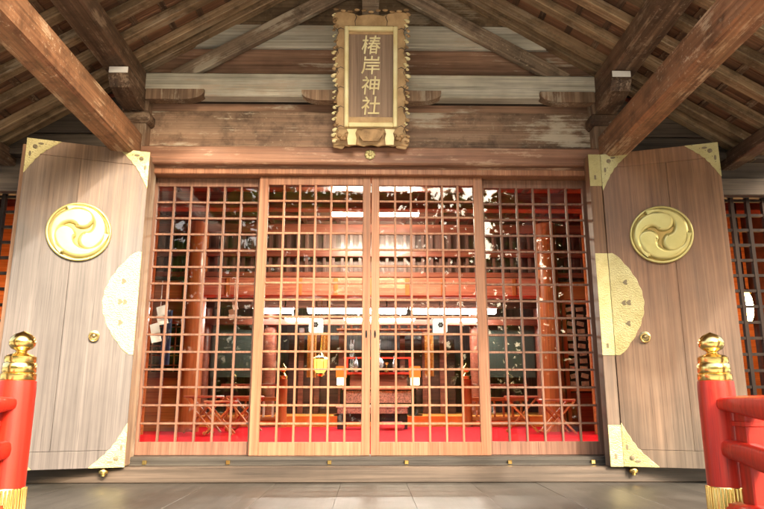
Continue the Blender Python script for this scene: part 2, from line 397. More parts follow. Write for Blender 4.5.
# lintels and gable planks
beam('door_head', (-1.785, .01, 2.403), (1.785, .01, 2.403), .16, .09, 'lat', hall)
beam('lintel', (-1.99, -.07, 2.495), (1.99, -.07, 2.495), .13, .145, 'nageshi', hall, .012)
beam('lintel_lip', (-1.785, -.045, 2.4125), (1.785, -.045, 2.4125), .06, .022, 'nageshi', hall, .003)
beam('wall_plank', (-1.79, .02, 2.765), (1.79, .02, 2.765), .05, .31, 'plank', hall, .004)
beam('shadow_rail', (-1.79, .025, 2.955), (1.79, .025, 2.955), .04, .07, 'plankd', hall, .003)
beam('tie_beam', (-1.9, -.05, 3.105), (1.9, -.05, 3.105), .12, .2, 'pale', hall, .01)
beam('gable_plank', (-2.0, .03, 3.35), (2.0, .03, 3.35), .05, .27, 'plankd', hall, .004)
beam('upper_tie_beam', (-1.56, .01, 3.595), (1.56, .01, 3.595), .07, .21, 'pale', hall, .008)['label'] = 'pale greyish upper gable plank'
beam('gable_plank', (-1.1, .03, 3.85), (1.1, .03, 3.85), .05, .28, 'rafter', hall, .004)
beam('gable_plank', (-.6, .03, 4.12), (.6, .03, 4.12), .05, .25, 'rafter', hall, .004)
b = B(); b.box(-.07, .07, -.05, .05, 0, .72, .005); b.build('king_strut', 'brace', hall, (-.01, -.1, 3.55))
for s in (-1, 1):   # diagonal braces
    d = Vector((1.23, 0, .70)).normalized(); nrm = Vector((-d.z, 0, d.x))
    p0 = Vector((-1.465, -.062, 3.255)) - d*.16; p1 = Vector((-.16, -.062, 4.03))
    beam('gable_brace', (s*-p0.x, p0.y, p0.z), (s*-p1.x, p1.y, p1.z), .06, .125, 'brace', hall, .006)
    # cloud-shaped bracket ends under the tie beam
def bracket(x0, x1, flip, z0=2.955, z1=3.045):
    L = x1-x0; pts = [(0, z1), (0, z0)]
    for i in range(9):
        t = i/8; a = t*PI/2; pts.append((L-.17 + .17*math.sin(a)*1.0, z0 + (z1-z0)*.75*(1-math.cos(a))))
    pts += [(L, z1)]
    if flip: pts = [(L-p[0], p[1]) for p in pts][::-1]
    B().prism(pts, -.045, .045).build('bracket', 'post', hall, (x0, -.1, 0))
bracket(-1.80, -1.34, False); bracket(1.36, 1.80, True)
bracket(-.56, -.15, True); bracket(.15, .56, False)
# verge board and gable triangle closing behind (keeps the hall dark above the planks)
B().prism([(-2.6, 2.62), (2.6, 2.62), (2.6, 2.78), (0, 4.38), (-2.6, 2.78)], .062, .12).build('gable_wall', 'wall', hall)
# long beams from the hall to the porch front
for s in (-1, 1):
    o = beam('porch_beam', (s*1.885, -.12, 2.555), (s*1.885, -2.76, 2.565), .17, .235, 'beam', hall, .022)
    o['label'] = 'scuffed red-brown porch beam'
    beam('purlin', (s*1.92, .1, 3.13), (s*1.92, YF+.15, 3.15), .2, .17, 'purlin', hall, .014)
    beam('purlin', (s*2.9, .1, 2.50), (s*2.9, YF+.15, 2.50), .12, .12, 'purlin', hall, .01)
    # bracket arm carrying the purlin, with a white painted end
    pts = [(.2, 2.86), (-.3, 2.86), (-.45, 2.90), (-.5, 2.965), (-.5, 3.043), (.2, 3.043)]
    mx = Matrix.Translation((s*1.88, 0, 0)) @ Matrix.Rotation(R(90), 4, 'Z')
    a = B().prism(pts, -.075, .075, mx=None).build('bracket_arm', 'purlin', hall, mx=mx)
    B().box(-.070, .070, -.006, 0, 2.99, 3.038, .002).build('painted_end', 'white', a, mx=mx.inverted() @ Matrix.Translation((s*1.88, -.501, 0)))
    # capital between post and arm
    B().box(-.13, .13, -.13, .1, 2.76, 2.86, .02).build('capital', 'purlin', hall, (s*1.885, -.02, 0))
beam('ridge_beam', (0, .1, 4.27), (0, YF+.1, 4.27), .16, .2, 'purlin', hall)
# rafters
ys = [-.045, -.205, -.475, -.745] + [-.745 - .27*i for i in range(1, 8)]
for y in ys:
    for s in (-1, 1):
        x1 = 3.1; zc = lambda x: ZR - K*x + .041
        beam('rafter', (s*.0, y, zc(0)), (s*x1, y, zc(x1)), .085, .07, 'rafter', hall, .005)
# battens above the rafters run along the porch, boards above them
nb = Vector((math.sin(ang), 0, math.cos(ang)))
for s in (-1, 1):
    for i in range(15):
        x = .12 + i*.205; z = ZR - K*x + .041
        c = Vector((x, 0, z)) + nb*(.035+.012)
        beam('roof_batten', (s*c.x, .1, c.z), (s*c.x, YF, c.z), .05, .022, 'purlin', hall, .002, up=(s*nb.x, 0, nb.z))
    for j in range(9):
        y0 = .1 - j*.317; y1 = y0 - .313
        c0 = Vector((0, 0, ZR+.041)) + nb*.066; c1 = Vector((3.2, 0, ZR+.041-K*3.2)) + nb*.066
        beam('roof_board', (s*c0.x*0, (y0+y1)/2, c0.z), (s*c1.x, (y0+y1)/2, c1.z), .313, .018, 'sheath', hall, .002)
    c0 = Vector((-.03, 0, ZR+.041)) + nb*.145; c1 = Vector((3.3, 0, ZR+.041-K*3.3)) + nb*.145
    beam('porch_roof', (s*c0.x, (YF+.1)/2, c0.z), (s*c1.x, (YF+.1)/2, c1.z), 3.06, .13, 'roof', hall, .02)
    beam('bargeboard', (0, YF-.03, ZR+.03), (s*3.3, YF-.03, ZR+.03-K*3.3), .05, .2, 'beam', hall, .008)
# side bays: wall above, dark lattice, boards below
for s in (-1, 1):
    xa, xb = s*1.985, s*4.3
    beam('wall_plank', (xa, .04, 2.43), (xb, .04, 2.43), .06, .16, 'wall', hall)
    beam('wall_plank', (xa, .04, 2.62), (xb, .04, 2.62), .06, .2, 'wall', hall)
    beam('wall_plank', (xa, .04, 2.85), (xb, .04, 2.85), .06, .24, 'wall', hall)
    beam('side_lintel', (xa, -.03, 2.27), (xb, -.03, 2.27), .12, .14, 'wall', hall)
    beam('side_lintel', (xa, -.05, 2.53), (xb, -.05, 2.53), .1, .05, 'wall', hall)
    beam('wall_plank', (xa, .03, .30), (xb, .03, .30), .06, .24, 'wall', hall)
    lw = B(); x0, x1 = min(xa, xb), max(xa, xb)
    n = 18
    for i in range(n+1):
        x = x0 + (x1-x0)*i/n; lw.box(x-.014, x+.014, -.015, .02, .42, 2.2)
    for i in range(15):
        z = .47 + i*.122; lw.box(x0, x1, -.010, .016, z-.011, z+.011)
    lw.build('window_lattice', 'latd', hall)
# hall shell: side walls, back wall, ceiling, main roof
b = B()
for s in (-1, 1): b.box(s*4.9, s*4.98, .1, 9.6, .02, 3.1)
b.box(-4.9, 4.9, 9.52, 9.6, .02, 3.1)
for s in (-1, 1): b.box(s*4.5, s*4.9, .05, .1, .02, 3.1)
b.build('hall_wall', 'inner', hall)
b = B(); b.box(-4.9, 4.9, .13, 9.5, 3.08, 3.13)
b.build('hall_ceiling', 'innerr', hall)
b = B()
for i in range(11): b.box(-4.8, 4.8, .55+i*.42-.025, .55+i*.42+.025, 3.03, 3.078)
for i in range(21): b.box(-4.6+i*.46-.025, -4.6+i*.46+.025, .14, 5.2, 3.035, 3.076)
b.build('ceiling_grid', 'inner', hall)
b = B(); b.prism([(-5.8, 2.75), (-5.7, 2.7), (0, 5.9), (5.7, 2.7), (5.8, 2.75), (0, 6.2)], .14, 10.2).build('main_roof', 'roof', hall)
b = B(); b.prism([(-4.9, 3.14), (4.9, 3.14), (0, 5.75)], .14, .2).build('main_gable', 'wall', hall)

# ------------------------------------------------------------------ sliding lattice doors with glass
ZB, ZT = .224, 2.356
CZB, CZT = .318, 2.288          # lattice area
def lattice_door(x0, x1, y, wood_, sl, sr, label):
    g = B()
    root = B(); w = x1-x0
    root.box(0, sl, -.018, .018, ZB, ZT, .003); root.box(w-sr, w, -.018, .018, ZB, ZT, .003)
    root.box(sl, w-sr, -.016, .016, ZB, CZB, .002); root.box(sl, w-sr, -.016, .016, CZT, ZT, .002)
    r = root.build('lattice_door', wood_, hall, (x0, y, 0)); r['label'] = label
    iw = w-sl-sr
    for i in range(1, 6):
        x = sl + iw*i/6; g.box(x-.008, x+.008, -.014, .008, CZB, CZT, .0015)
    for i in range(1, 15):
        z = CZB + (CZT-CZB)*i/15; g.box(sl, w-sr, -.010, .006, z-.008, z+.008, .0015)
    g.build('muntin_grille', wood_, r)
    B().box(sl, w-sr, .0095, .0135, CZB, CZT).build('glass_pane', 'glass', r)
    return r
d1 = lattice_door(-1.765, -.85, .055, 'latb', .06, .055, 'outer left browner sliding lattice door')
d2 = lattice_door(-.885, -.003, 0, 'lat', .072, .063, 'inner left peach sliding lattice door')
d3 = lattice_door(.003, .885, 0, 'lat', .063, .072, 'inner right peach sliding lattice door')
d4 = lattice_door(.85, 1.765, .055, 'latb', .055, .06, 'outer right browner sliding lattice door')
for dd, x in ((d2, .882-.03), (d3, .03)):
    b = B(); b.prism([(x + .007*math.cos(2*PI*i/16), 1.105 + .03*math.sin(2*PI*i/16)) for i in range(16)], -.0205, -.0175)
    b.build('finger_pull', 'black', dd)

# ------------------------------------------------------------------ folded plank doors
def comma(a0, Rr, hr=.33, turn=165):
    """one curl of the three-comma crest, head at angle a0, tail running counterclockwise along the rim"""
    n = 30; cl = []; th = []
    for i in range(n+1):
        t = i/n; a = a0 + R(turn)*t; rc = .45 + (.855-.45)*(1-(1-t)**1.6)
        cl.append(Vector((rc*math.cos(a), rc*math.sin(a)))); th.append(hr*(1-t)**.85*(1-.12*math.sin(PI*t)) + .02)
    L, Rt = [], []
    for i in range(n+1):
        d = (cl[min(i+1, n)]-cl[max(i-1, 0)]).normalized(); nn = Vector((-d.y, d.x))
        L.append(cl[i]+nn*th[i]); Rt.append(cl[i]-nn*th[i])
    d = (cl[1]-cl[0]).normalized(); base = math.atan2(d.y, d.x)
    head = [cl[0] + Vector((math.cos(base - PI/2 - PI*k/12), math.sin(base - PI/2 - PI*k/12)))*th[0] for k in range(1, 12)]
    pts = Rt[::-1] + head + L
    out = []
    for p in pts:
        if p.length > .925: p = p.normalized()*.925
        if not out or (p-out[-1]).length > .012: out.append(p)
    return [(p.x*Rr, p.y*Rr) for p in out]

def folding_door(side, P0, P1, z0, z1, mat, label):
    """side -1: hinge on its right edge; +1: hinge on its left edge. P0 hinge, P1 outer edge"""
    P0 = Vector((*P0, 0)); P1 = Vector((*P1, 0)); W = (P1-P0).length; H = z1-z0
    # local x always runs left -> right in the photo, front face towards local -Y
    a = P1 if side < 0 else P0; bb = P0 if side < 0 else P1
    d = (bb-a).normalized(); rz = math.atan2(d.y, d.x)
    mxw = Matrix.Translation((a.x, a.y, z0)) @ Matrix.Rotation(rz, 4, 'Z')
    T = .055
    b = B(); g = .0007; s1 = .115
    cuts = [0, W*.435, W] if side < 0 else [0, W*.56, W]
    for u, v in zip(cuts, cuts[1:]): b.box(u+g, v-g, 0, T, s1+g, H-s1-g, .0016)
    b.box(0, W, 0, T, 0, s1-g, .002); b.box(0, W, 0, T, H-s1+g, H, .002)
    leaf = b.build('folding_door', mat, hall, mx=mxw); leaf['label'] = label
    hx = W if side < 0 else 0; sg = -1 if side < 0 else 1     # sg: direction from hinge into the leaf
    I = Matrix.Identity(4); rnd = random.Random(3)
    def edgepoly(fx, fz, pts): return [(fx + p[0], fz + p[1]) for p in pts]
    def corner(fx, fz, sx, sz, A, Hh):
        """corner plate with a stepped, scalloped inner edge"""
        pts = [(0, 0), (A, 0)]
        n = 6
        for i in range(n):
            t0 = i/n; t1 = (i+1)/n
            for k in range(5):
                t = t0 + (t1-t0)*k/4
                bow = .78 + .05*math.sin(PI*k/4)
                cx = A*(1-t); cz = Hh*t
                f = 1 - (1-bow)*math.sin(PI*t)*.75
                pts.append((cx*f+.003, cz*f+.004))
        pts += [(0, Hh)]
        q = [(fx + sx*p[0], fz + sz*p[1]) for p in pts]
        hl = circ(fx+sx*.06, fz+sz*.062, .016, 10)
        out = [q[0]]
        for p in q[1:]:
            if math.hypot(p[0]-out[-1][0], p[1]-out[-1][1]) > .002: out.append(p)
        o = plate('corner_fitting', out, [], .005, 'gold', leaf, Matrix.Translation((0, -.0028, 0)))
        B().lathe([(.017, 0), (.015, .006), (.006, .009)], 10, mx=Matrix.Translation((fx+sx*.058, -.005, fz+sz*.06)) @ Matrix.Rotation(R(90), 4, 'X')).build('fitting_rivet', 'pit', leaf)
        nb_ = B()
        for k in range(7):
            t = k/6; nx = A*(.90*(1-t)*1 + .025); nz = Hh*(.90*t + .03)
            f = 1 - .30*math.sin(PI*t)
            nb_.ball((fx+sx*nx*f*.86, -.0052, fz+sz*nz*f*.86), .0042, (1, .5, 1), 1)
        nb_.build('fitting_nails', 'pit', leaf)
        plate('pierced_motif', circ(fx+sx*A*.42, fz+sz*Hh*.13, .012, 10, 1.6, .7), [], .003, 'pit', leaf, Matrix.Translation((0, -.0062, 0)), bev=.0005)
        plate('pierced_motif', circ(fx+sx*A*.13, fz+sz*Hh*.45, .012, 10, .7, 1.7), [], .003, 'pit', leaf, Matrix.Translation((0, -.0062, 0)), bev=.0005)
        return o
    e = .001
    corner(hx - sg*e, H-e, sg, -1, .215, .285); corner(W-hx + sg*e, H-e, -sg, -1, .22, .26)
    corner(hx - sg*e, e, sg, 1, .225, .29); corner(W-hx + sg*e, e, -sg, 1, .26, .30)
    # half-round lobed strap plate in the middle of the hinge side
    zc0, zc1 = .765, 1.515; pts = []
    n = 44
    for i in range(n+1):
        t = i/n; q = math.sin(PI*t)**.85; lob = .008*abs(math.sin(PI*t*9))
        tip = .045 if (t < .02 or t > .98) else 0
        pts.append((hx + sg*(.03 + (.20 if side < 0 else .185)*q + lob), zc0 + (zc1-zc0)*t))
    pts = [(hx, zc0)] + pts + [(hx, zc1)]
    plate('strap_fitting', pts, [], .005, 'gold', leaf, Matrix.Translation((0, -.0028, 0)))
    zc = (zc0+zc1)/2
    def heart(cx, cz, r):
        q = []
        for i in range(18):
            t = 2*PI*i/18; x = r*(math.sin(t)**3); z = r*(.81*math.cos(t) - .31*math.cos(2*t) - .12*math.cos(3*t))
            q.append((cx + sg*z, cz + x))
        return q
    for (dx, dz, r) in ((.105, .15, .020), (.118, 0, .021), (.085, 0, .019), (.105, -.15, .020)):
        plate('pierced_motif', heart(hx+sg*dx, zc+dz, r), [], .003, 'pit', leaf, Matrix.Translation((0, -.0062, 0)), bev=.0005)
    # crest
    cx = (W-.432) if side < 0 else .377; cz = 1.628; Rr = .216
    cm = Matrix.Translation((cx, 0, cz))
    prof = [(Rr*.99, 0), (Rr*.985, .014), (Rr*.9, .012), (Rr*.5, .014), (.002, .015)]
    cr = B().lathe(prof, 64, mx=Matrix.Rotation(R(90), 4, 'X')).build('crest', 'crestg', leaf, mx=cm, smooth=True)
    B().torus((0, -.014, 0), Rr*.955, Rr*.045, seg=72, sseg=10).build('crest_rim', 'crest', cr, smooth=True)
    for k in range(3):
        me_o = plate('crest_curl', comma(R(80 + 120*k), Rr, .335), [], .052, 'crest', cr, Matrix.Translation((0, -.012, 0)), bev=.0245, res=6)
        for p in me_o.data.polygons: p.use_smooth = True
    # ring pull
    px = (W-.268) if side < 0 else .207; pz = .893
    rp = B().lathe([(.037, 0), (.037, .004), (.032, .007), (.016, .009), (.014, .018), (.007, .024)], 20, mx=Matrix.Rotation(R(90), 4, 'X')).build('pull_plate', 'aged', leaf, (px, 0, pz), smooth=True)
    B().torus((0, 0, 0), .029, .0055, mx=Matrix.Rotation(R(12), 4, 'X')).build('pull_ring', 'goldr', rp, (0, -.024, -.012), smooth=True)
    # roller foot under the leaf
    fxx = (W-.13) if side < 0 else .06
    B().lathe([(.014, 0), (.014, .012), (.03, .018), (.034, .034), (.026, .05), (.012, .056)], 18, (fxx, .028, -.056)).build('door_foot', 'goldr', leaf, smooth=True)
    return leaf, mxw, W, H
lf, mxl, W, H = folding_door(-1, (-1.688, -.25), (-2.475, -.522), .168, 2.462, 'leafL', 'left folded-back plank door, greyer below a browner top')
rf, mxr, W2, H2 = folding_door(1, (1.762, -.262), (2.535, -.525), .168, 2.462, 'leafR', 'right folded-back plank door, evenly brown')
# the second leaves, folded flat behind / seen edge-on beside the hinge
b = B(); b.box(-.045, .045, 0, .10, 0, 2.294, .003)
o = b.build('folded_leaf_edge', 'leafR', hall, (1.712, -.262, .168))
for z0, z1 in ((0, .28), (.765, 1.515), (2.04, 2.294)):
    B().box(-.0455, .0455, -.006, .0, z0, z1, .001).build('edge_fitting', 'gold', o)
    B().box(-.012, .004, -.0085, -.0058, z0+.05, z0+.085, .001).build('edge_nail', 'pit', o)
b = B(); b.box(-.03, .03, 0, .18, 0, 2.294, .003); b.build('folded_leaf_edge', 'post', hall, (-1.737, -.20, .168))
# the behind leaves lying against the hall wall
for s in (-1, 1):
    B().box(0, .8, 0, .05, .17, 2.46, .003).build('rear_leaf', 'leafR', hall, mx=Matrix.Translation((s*1.80, -.17, 0)) @ Matrix.Rotation(R(180+14 if s < 0 else -14), 4, 'Z'))

# ------------------------------------------------------------------ name plaque hung over the door
tilt = R(13.5)
pq = thing('name_plaque', 'carved gilt-framed wooden shrine name plaque reading 椿岸神社 tilted above the doors', 'plaque', (-.005, -.19, 2.56))
pm = Matrix.Rotation(tilt, 4, 'X')
W_, H_ = .60, 1.04
def wavy():
    pts = []
    def wl(n, ax, f): pass
    nx, nz = 60, 90
    for i in range(nz): # left side up
        t = i/nz; z = H_*t; bow = .006*math.sin(2*PI*t*2.0 + .4) + .020*abs(math.sin(PI*(t*6.8+.1)))
        pts.append((-W_/2 + .03 - bow - (.025 if t > .93 or t < .06 else 0), z))
    for i in range(nx):
        t = i/nx; x = -W_/2 + W_*t; up = .018*abs(math.sin(PI*t*3)) + .012*math.cos(2*PI*t)
        pts.append((x, H_ + up - .01))
    L = [(-p[0], p[1]) for p in pts[:nz]][::-1]
    pts += L
    for i in range(nx):
        t = i/nx; x = W_/2 - W_*t; pts.append((x, .012*abs(math.sin(PI*t*5)) - .005))
    out = []
    for p in pts:
        if not out or math.hypot(p[0]-out[-1][0], p[1]-out[-1][1]) > .006: out.append(p)
    return out
hole = [(-.175, .235), (.175, .235), (.175, .875), (-.175, .875)]
plate('carved_frame', [(p[0]*.95, p[1]*.985+.01) for p in wavy()], [hole], .035, 'khaki', pq, pm @ Matrix.Translation((0, 0, -.022)), bev=.006, res=2)
def lobe(cx, cz, rx, rz, n=28, pw=2.8, amp=.0):
    q = []
    for i in range(n):
        a = 2*PI*i/n; c, s_ = math.cos(a), math.sin(a); k = 1 + amp*math.cos(5*a)
        q.append((cx + rx*k*math.copysign(abs(c)**(2/pw), c), cz + rz*k*math.copysign(abs(s_)**(2/pw), s_)))
    return q
for sx in (-1, 1):      # incised lines between the carved petals
    for i in range(6):
        z = .13 + .150*i; b = B(); b.tube([(sx*.207, -.040, z), (sx*.235, -.0405, z+.012), (sx*.262, -.0405, z-.004), (sx*.285, -.039, z+.020)], [.0018, .0034, .0034, .0024], 6)
        b.tube([(sx*.262, -.0405, z-.004), (sx*.250, -.0405, z-.030), (sx*.262, -.0405, z-.050)], [.003, .0026, .0014], 6)
        b.build('incised_line', 'bark', pq, mx=pm, smooth=True)
    b = B(); b.tube([(sx*.12, -.040, .908), (sx*.125, -.0405, .945), (sx*.112, -.0405, .975), (sx*.13, -.0405, 1.01)], [.002, .0036, .0036, .002], 6); b.build('incised_line', 'bark', pq, mx=pm, smooth=True)
    plate('carved_petal', lobe(sx*.245, .055, .05, .045, amp=.08), [], .02, 'khaki', pq, pm @ Matrix.Translation((0, 0, -.044)), bev=.006, res=2)
b = B(); b.box(-.21, .21, -.005, .03, .15, .90); b.build('name_board', wood('plaque_wood', (.30, .20, .135), (.44, .31, .215), 'Z', .5, stain=.1), pq, mx=pm)
b = B()
for (x0, x1, z0, z1) in ((-.205, -.172, .13, .905), (.172, .205, .13, .905), (-.1718, .1718, .13, .165), (-.1718, .1718, .87, .905)): b.box(x0, x1, -.052, -.004, z0, z1, .006)
b.build('inner_frame', 'palegold', pq, mx=pm)
rr = random.Random(5)
for s in (-1, 1):      # gilt leaf scrolls along both edges
    for i in range(24):
        z = .02 + i*.0425 + rr.uniform(-.008, .008); x = s*(W_/2 - .016 + .008*math.sin(i*1.7)); r = .008 + .008*rr.random()
        b = B(); b.ball((0, 0, 0), r, (1.25, .9, .95)); b.ball((s*-.012, -.006, .010), r*.75, (1.5, .8, .7)); b.build('gilt_scroll', rr.choice(['palegold', 'palegold', 'khaki', 'goldd']), pq, mx=pm @ Matrix.Translation((x, -.03, z)), smooth=True)
for i in range(11):
    x = -.27 + i*.054; b = B(); b.ball((0, 0, 0), .015, (1.5, .9, .7)); b.build('gilt_scroll', 'khaki' if i % 2 else 'goldd', pq, mx=pm @ Matrix.Translation((x, -.03, H_ - .012 + .008*math.cos(i*1.9))), smooth=True)
for s in (-1, 1):
    b = B(); b.prism([(-.03, .0), (.03, .0), (.036, .05), (.026, .09), (.04, .12), (-.04, .12), (-.026, .09), (-.036, .05)], -.035, .01)
    b.build('plaque_hook', 'palegold', pq, mx=pm @ Matrix.Translation((s*.145, -.045, -.012)))
    b = B()
    for k in range(6): b.ball((s*(.05+.018*k), -.05-.004*k, .05+.018*math.sin(k*1.3)), .019)
    b.build('cloud_carving', 'goldd', pq, mx=pm @ Matrix.Translation((s*.10, 0, 0)), smooth=True)
b = B(); b.prism([(-.06, .0), (.06, .0), (.09, .045), (.05, .09), (-.05, .09), (-.09, .045)], -.02, .01); b.build('cloud_carving', 'goldd', pq, mx=pm @ Matrix.Translation((0, -.04, .02)))
for i, ch in enumerate('椿岸神社'):
    cu = bpy.data.curves.new('character', 'FONT'); cu.body = ch; cu.size = .152; cu.align_x = 'CENTER'; cu.extrude = .004; cu.offset = .0008; cu.shear = .1
    t = bpy.data.objects.new('character', cu); COL.objects.link(t)
    me = bpy.data.meshes.new_from_object(t); bpy.data.objects.remove(t)
    me.transform(Matrix.Rotation(R(90), 4, 'X'))
    link('written_character', me, pq, mat='palegold', mx=pm @ Matrix.Translation((-.005, -.010, .715 - i*.157)))
b = B(); b.box(-.02, .02, -.02, .2, .93, .96); b.build('hanger', 'purlin', pq)

# chrysanthemum nail cover on the lintel
fl = B()
for k in range(8):
    a = 2*PI*k/8; fl.ball((.026*math.cos(a), 0, .026*math.sin(a)), .017, (1, .5, 1))
fl.ball((0, -.006, 0), .015, (1, .7, 1)); fl.build('flower_boss', 'gold', hall, (-.01, -.142, 2.497), smooth=True)

# ------------------------------------------------------------------ red railings with gilt finials
def railing(s, label):
    x = s*1.475 + (.022 if s > 0 else -.028)
    r = thing('red_railing', label, 'railing', (x, -2.1, FZ), group='vermilion railings with gilt finials')
    P_ = B().lathe([(.074, 0), (.074, .60), (.072, .638), (.066, .64)], 40).build('post', 'lacq', r, smooth=True)
    prof = [(.066, 0), (.069, .006), (.069, .028), (.063, .032), (.066, .036), (.066, .07), (.06, .076), (.062, .082), (.062, .10), (.050, .108), (.030, .114), (.022, .121), (.024, .127),
            (.042, .136), (.051, .150), (.053, .166), (.047, .183), (.034, .196), (.016, .204), (.006, .209), (.001, .211)]
    B().lathe(prof, 40).build('finial', 'goldr', P_, (0, 0, .64), smooth=True)
    b = B(); b.lathe([(.078, .0), (.078, .20), (.0745, .208)], 40)
    for k in range(36):
        a = 2*PI*k/36; c, s_ = math.cos(a), math.sin(a)
        b.tube([(.0785*c, .0785*s_, .02), (.0785*c, .0785*s_, .205)], .0042, 6)
    b.build('base_fitting', 'goldr', P_, smooth=True)
    # rails run forward from the post beside the steps, swelling towards the front
    def rail(z, h0, h1, w, dx, nm, bend=0):
        b = B(); n = 14; prev = None; bm = b.bm
        for i in range(n+1):
            t = i/n; yy = -.03 - 1.62*t; h = h0 + (h1-h0)*min(1, t*3.2)**.8; xx = s*(dx*min(1, t*2))
            zz = z - bend*min(1, t*2.6)**1.3 - (.0 if t < .3 else (t-.3)*.55)
            ring = []
            for k in range(14):
                a = 2*PI*k/14; ca, sa = math.cos(a), math.sin(a)
                sq = 3.2
                ring.append(bm.verts.new((xx + w/2*math.copysign(abs(ca)**(2/sq), ca), yy, zz + h/2*math.copysign(abs(sa)**(2/sq), sa))))
            if prev:
                for k in range(14): bm.faces.new((prev[k], prev[(k+1) % 14], ring[(k+1) % 14], ring[k]))
            else: bm.faces.new(ring[::-1])
            prev = ring
        bm.faces.new(prev); return b.build(nm, 'lacq', r, smooth=True)
    rail(.545, .045, .13, .085, .07, 'top_rail', .045)
    rail(.365, .07, .12, .085, .07, 'middle_rail', .10)
    rail(.10, .11, .13, .10, .06, 'bottom_rail')
    for yy, nm in ((-.15, 'baluster'), (-.75, 'baluster'), (-1.3, 'baluster')):
        dz = -max(0, (-yy/1.62-.3))*.55
        B().box(-.042, .042, -.045, .045, .12+dz, .525+dz, .006).build(nm, 'lacq', r, (s*.045, yy, 0))
    B().box(-.05, .05, -.05, .05, .455, .475, .002).build('saddle_block', 'lacq', r, (s*.045, -.15, 0))
    # far lower post at the foot of the steps
    B().lathe([(.074, 0), (.074, 1.02), (.066, 1.03)], 32, (s*.06, -1.72, -1.06)).build('post', 'lacq', r, smooth=True)
    return r
railing(-1, 'vermilion railing at the left edge with gilt onion finial on its round post')
railing(1, 'vermilion railing at the right edge with gilt onion finial on its round post')

# ------------------------------------------------------------------ inside the hall
b = B(); b.box(-4.6, 4.6, .18, 5.48, .2, .212, .003)
tag(b.build('red_carpet', 'carpet'), 'bright red carpet covering the hall floor behind the lattice doors', 'carpet')
inn = hall
# great red beam and round pillars
for s, x in ((-1, -2.42), (1, 2.46)):
    B().lathe([(.155, 0), (.155, 2.85)], 32).build('pillar', 'orange', hall, (x, 3.95, .2), smooth=True)
beam('great_beam', (-2.3, 3.95, 2.13), (2.34, 3.95, 2.13), .2, .265, 'redbeam', hall, .02)
for s in (-1, 1): beam('great_beam', (s*2.58, 3.95, 2.09), (s*4.8, 3.95, 2.09), .16, .25, 'orangeX', hall, .01)
for i in range(9):
    x = -1.95 + i*.49; b = B(); b.box(x-.03, x+.03, 3.836, 3.848, 2.01, 2.25, .004); b.build('beam_band', 'orange', hall)
# transom above the beam: vertical slats and rails
b = B()
for i in range(64):
    x = -3.9 + i*.125; b.box(x-.02, x+.02, 3.93, 3.96, 2.28, 3.03)
b.build('transom_slats', 'innerz', hall)
for z, h in ((2.31, .07), (2.62, .11), (2.97, .12)): beam('transom_rail', (-4.8, 3.92, z), (4.8, 3.92, z), .07, h, 'innerr', hall, .004)
b = B(); b.box(-4.8, 4.8, 4.02, 4.04, 2.25, 3.08); b.build('transom_board', 'innerz', hall)
# nail-studded front inner lintel
beam('inner_lintel', (-4.3, .75, 2.66), (4.3, .75, 2.66), .1, .17, 'innerr', hall, .006)
b = B()
for i in range(44):
    b.ball((-1.94+i*.09, .697, 2.66), .013, (1, .5, 1), 1)
b.build('lintel_studs', 'redbeam', hall)
beam('inner_cross_beam', (-4.8, 2.3, 2.86), (4.8, 2.3, 2.86), .16, .2, 'innerr', hall, .01)
# side walls of the inner sanctuary behind pillars
for s in (-1, 1):
    x0, x1 = sorted((s*2.6, s*4.85))
    b = B(); b.box(x0, x1, 4.05, 4.1, 1.72, 1.98); b.build('inner_wall_panel', 'orangeX', hall)
    b = B(); b.box(x0, x1, 4.05, 4.1, .2, .92); b.build('inner_wall_panel', 'orangeX', hall)
    beam('inner_wall_rail', (x0, 4.03, .95), (x1, 4.03, .95), .08, .08, 'innerr', hall)
    beam('inner_wall_rail', (x0, 4.03, 1.68), (x1, 4.03, 1.68), .08, .08, 'orangeX', hall)
    if s < 0:
        b = B()
        for i in range(15): b.box(x0+i*.155-.008, x0+i*.155+.008, 4.05, 4.07, .97, 1.66)
        for i in range(5): b.box(x0, x1, 4.055, 4.066, 1.08+i*.13-.007, 1.08+i*.13+.007)
        b.build('inner_wall_lattice', 'orange', hall)
        b = B(); b.box(x0, x1, 4.12, 4.14, .95, 1.7); b.build('inner_wall_backing', 'black', hall)
# rear sanctuary
b = B(); b.box(-4.6, 4.6, 5.5, 9.5, .2, .37, .0); b.build('raised_step', plain('orange_step_board', (.82, .30, .05), .5, c2=(.70, .24, .035)), hall)
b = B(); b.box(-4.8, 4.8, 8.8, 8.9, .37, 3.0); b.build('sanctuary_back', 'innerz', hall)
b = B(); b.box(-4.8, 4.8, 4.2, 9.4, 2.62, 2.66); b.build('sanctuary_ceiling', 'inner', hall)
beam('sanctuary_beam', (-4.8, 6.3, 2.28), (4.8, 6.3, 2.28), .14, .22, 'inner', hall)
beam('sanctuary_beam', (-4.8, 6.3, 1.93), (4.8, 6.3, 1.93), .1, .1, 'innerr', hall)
for x in (-2.9, -1.75, 1.85, 3.0):
    B().lathe([(.12, 0), (.12, 2.25)], 20).build('sanctuary_pillar', 'innerr', hall, (x, 6.45, .37), smooth=True)
for x0, x1 in ((-2.75, -1.9), (2.0, 2.85)):   # dark blinds beside
    b = B()
    for i in range(34): b.box(x0, x1, 6.42, 6.43, 1.0+i*.026, 1.02+i*.026)
    tag(b.build('bamboo_blind', 'greend'), 'dark hanging bamboo blind %s' % ('left of the central altar, beside the dark panels' if x0 < 0 else 'right of the central altar, behind the right red rail'), 'blind', 'bamboo blinds flanking the altar')
for x0, x1 in ((-1.55, -1.05), (-.95, -.6), (.65, 1.0), (1.1, 1.6)):
    b = B(); b.box(x0, x1, 7.5, 7.54, .37, 1.75, .005); b.build('sanctuary_panel', 'inner', hall)
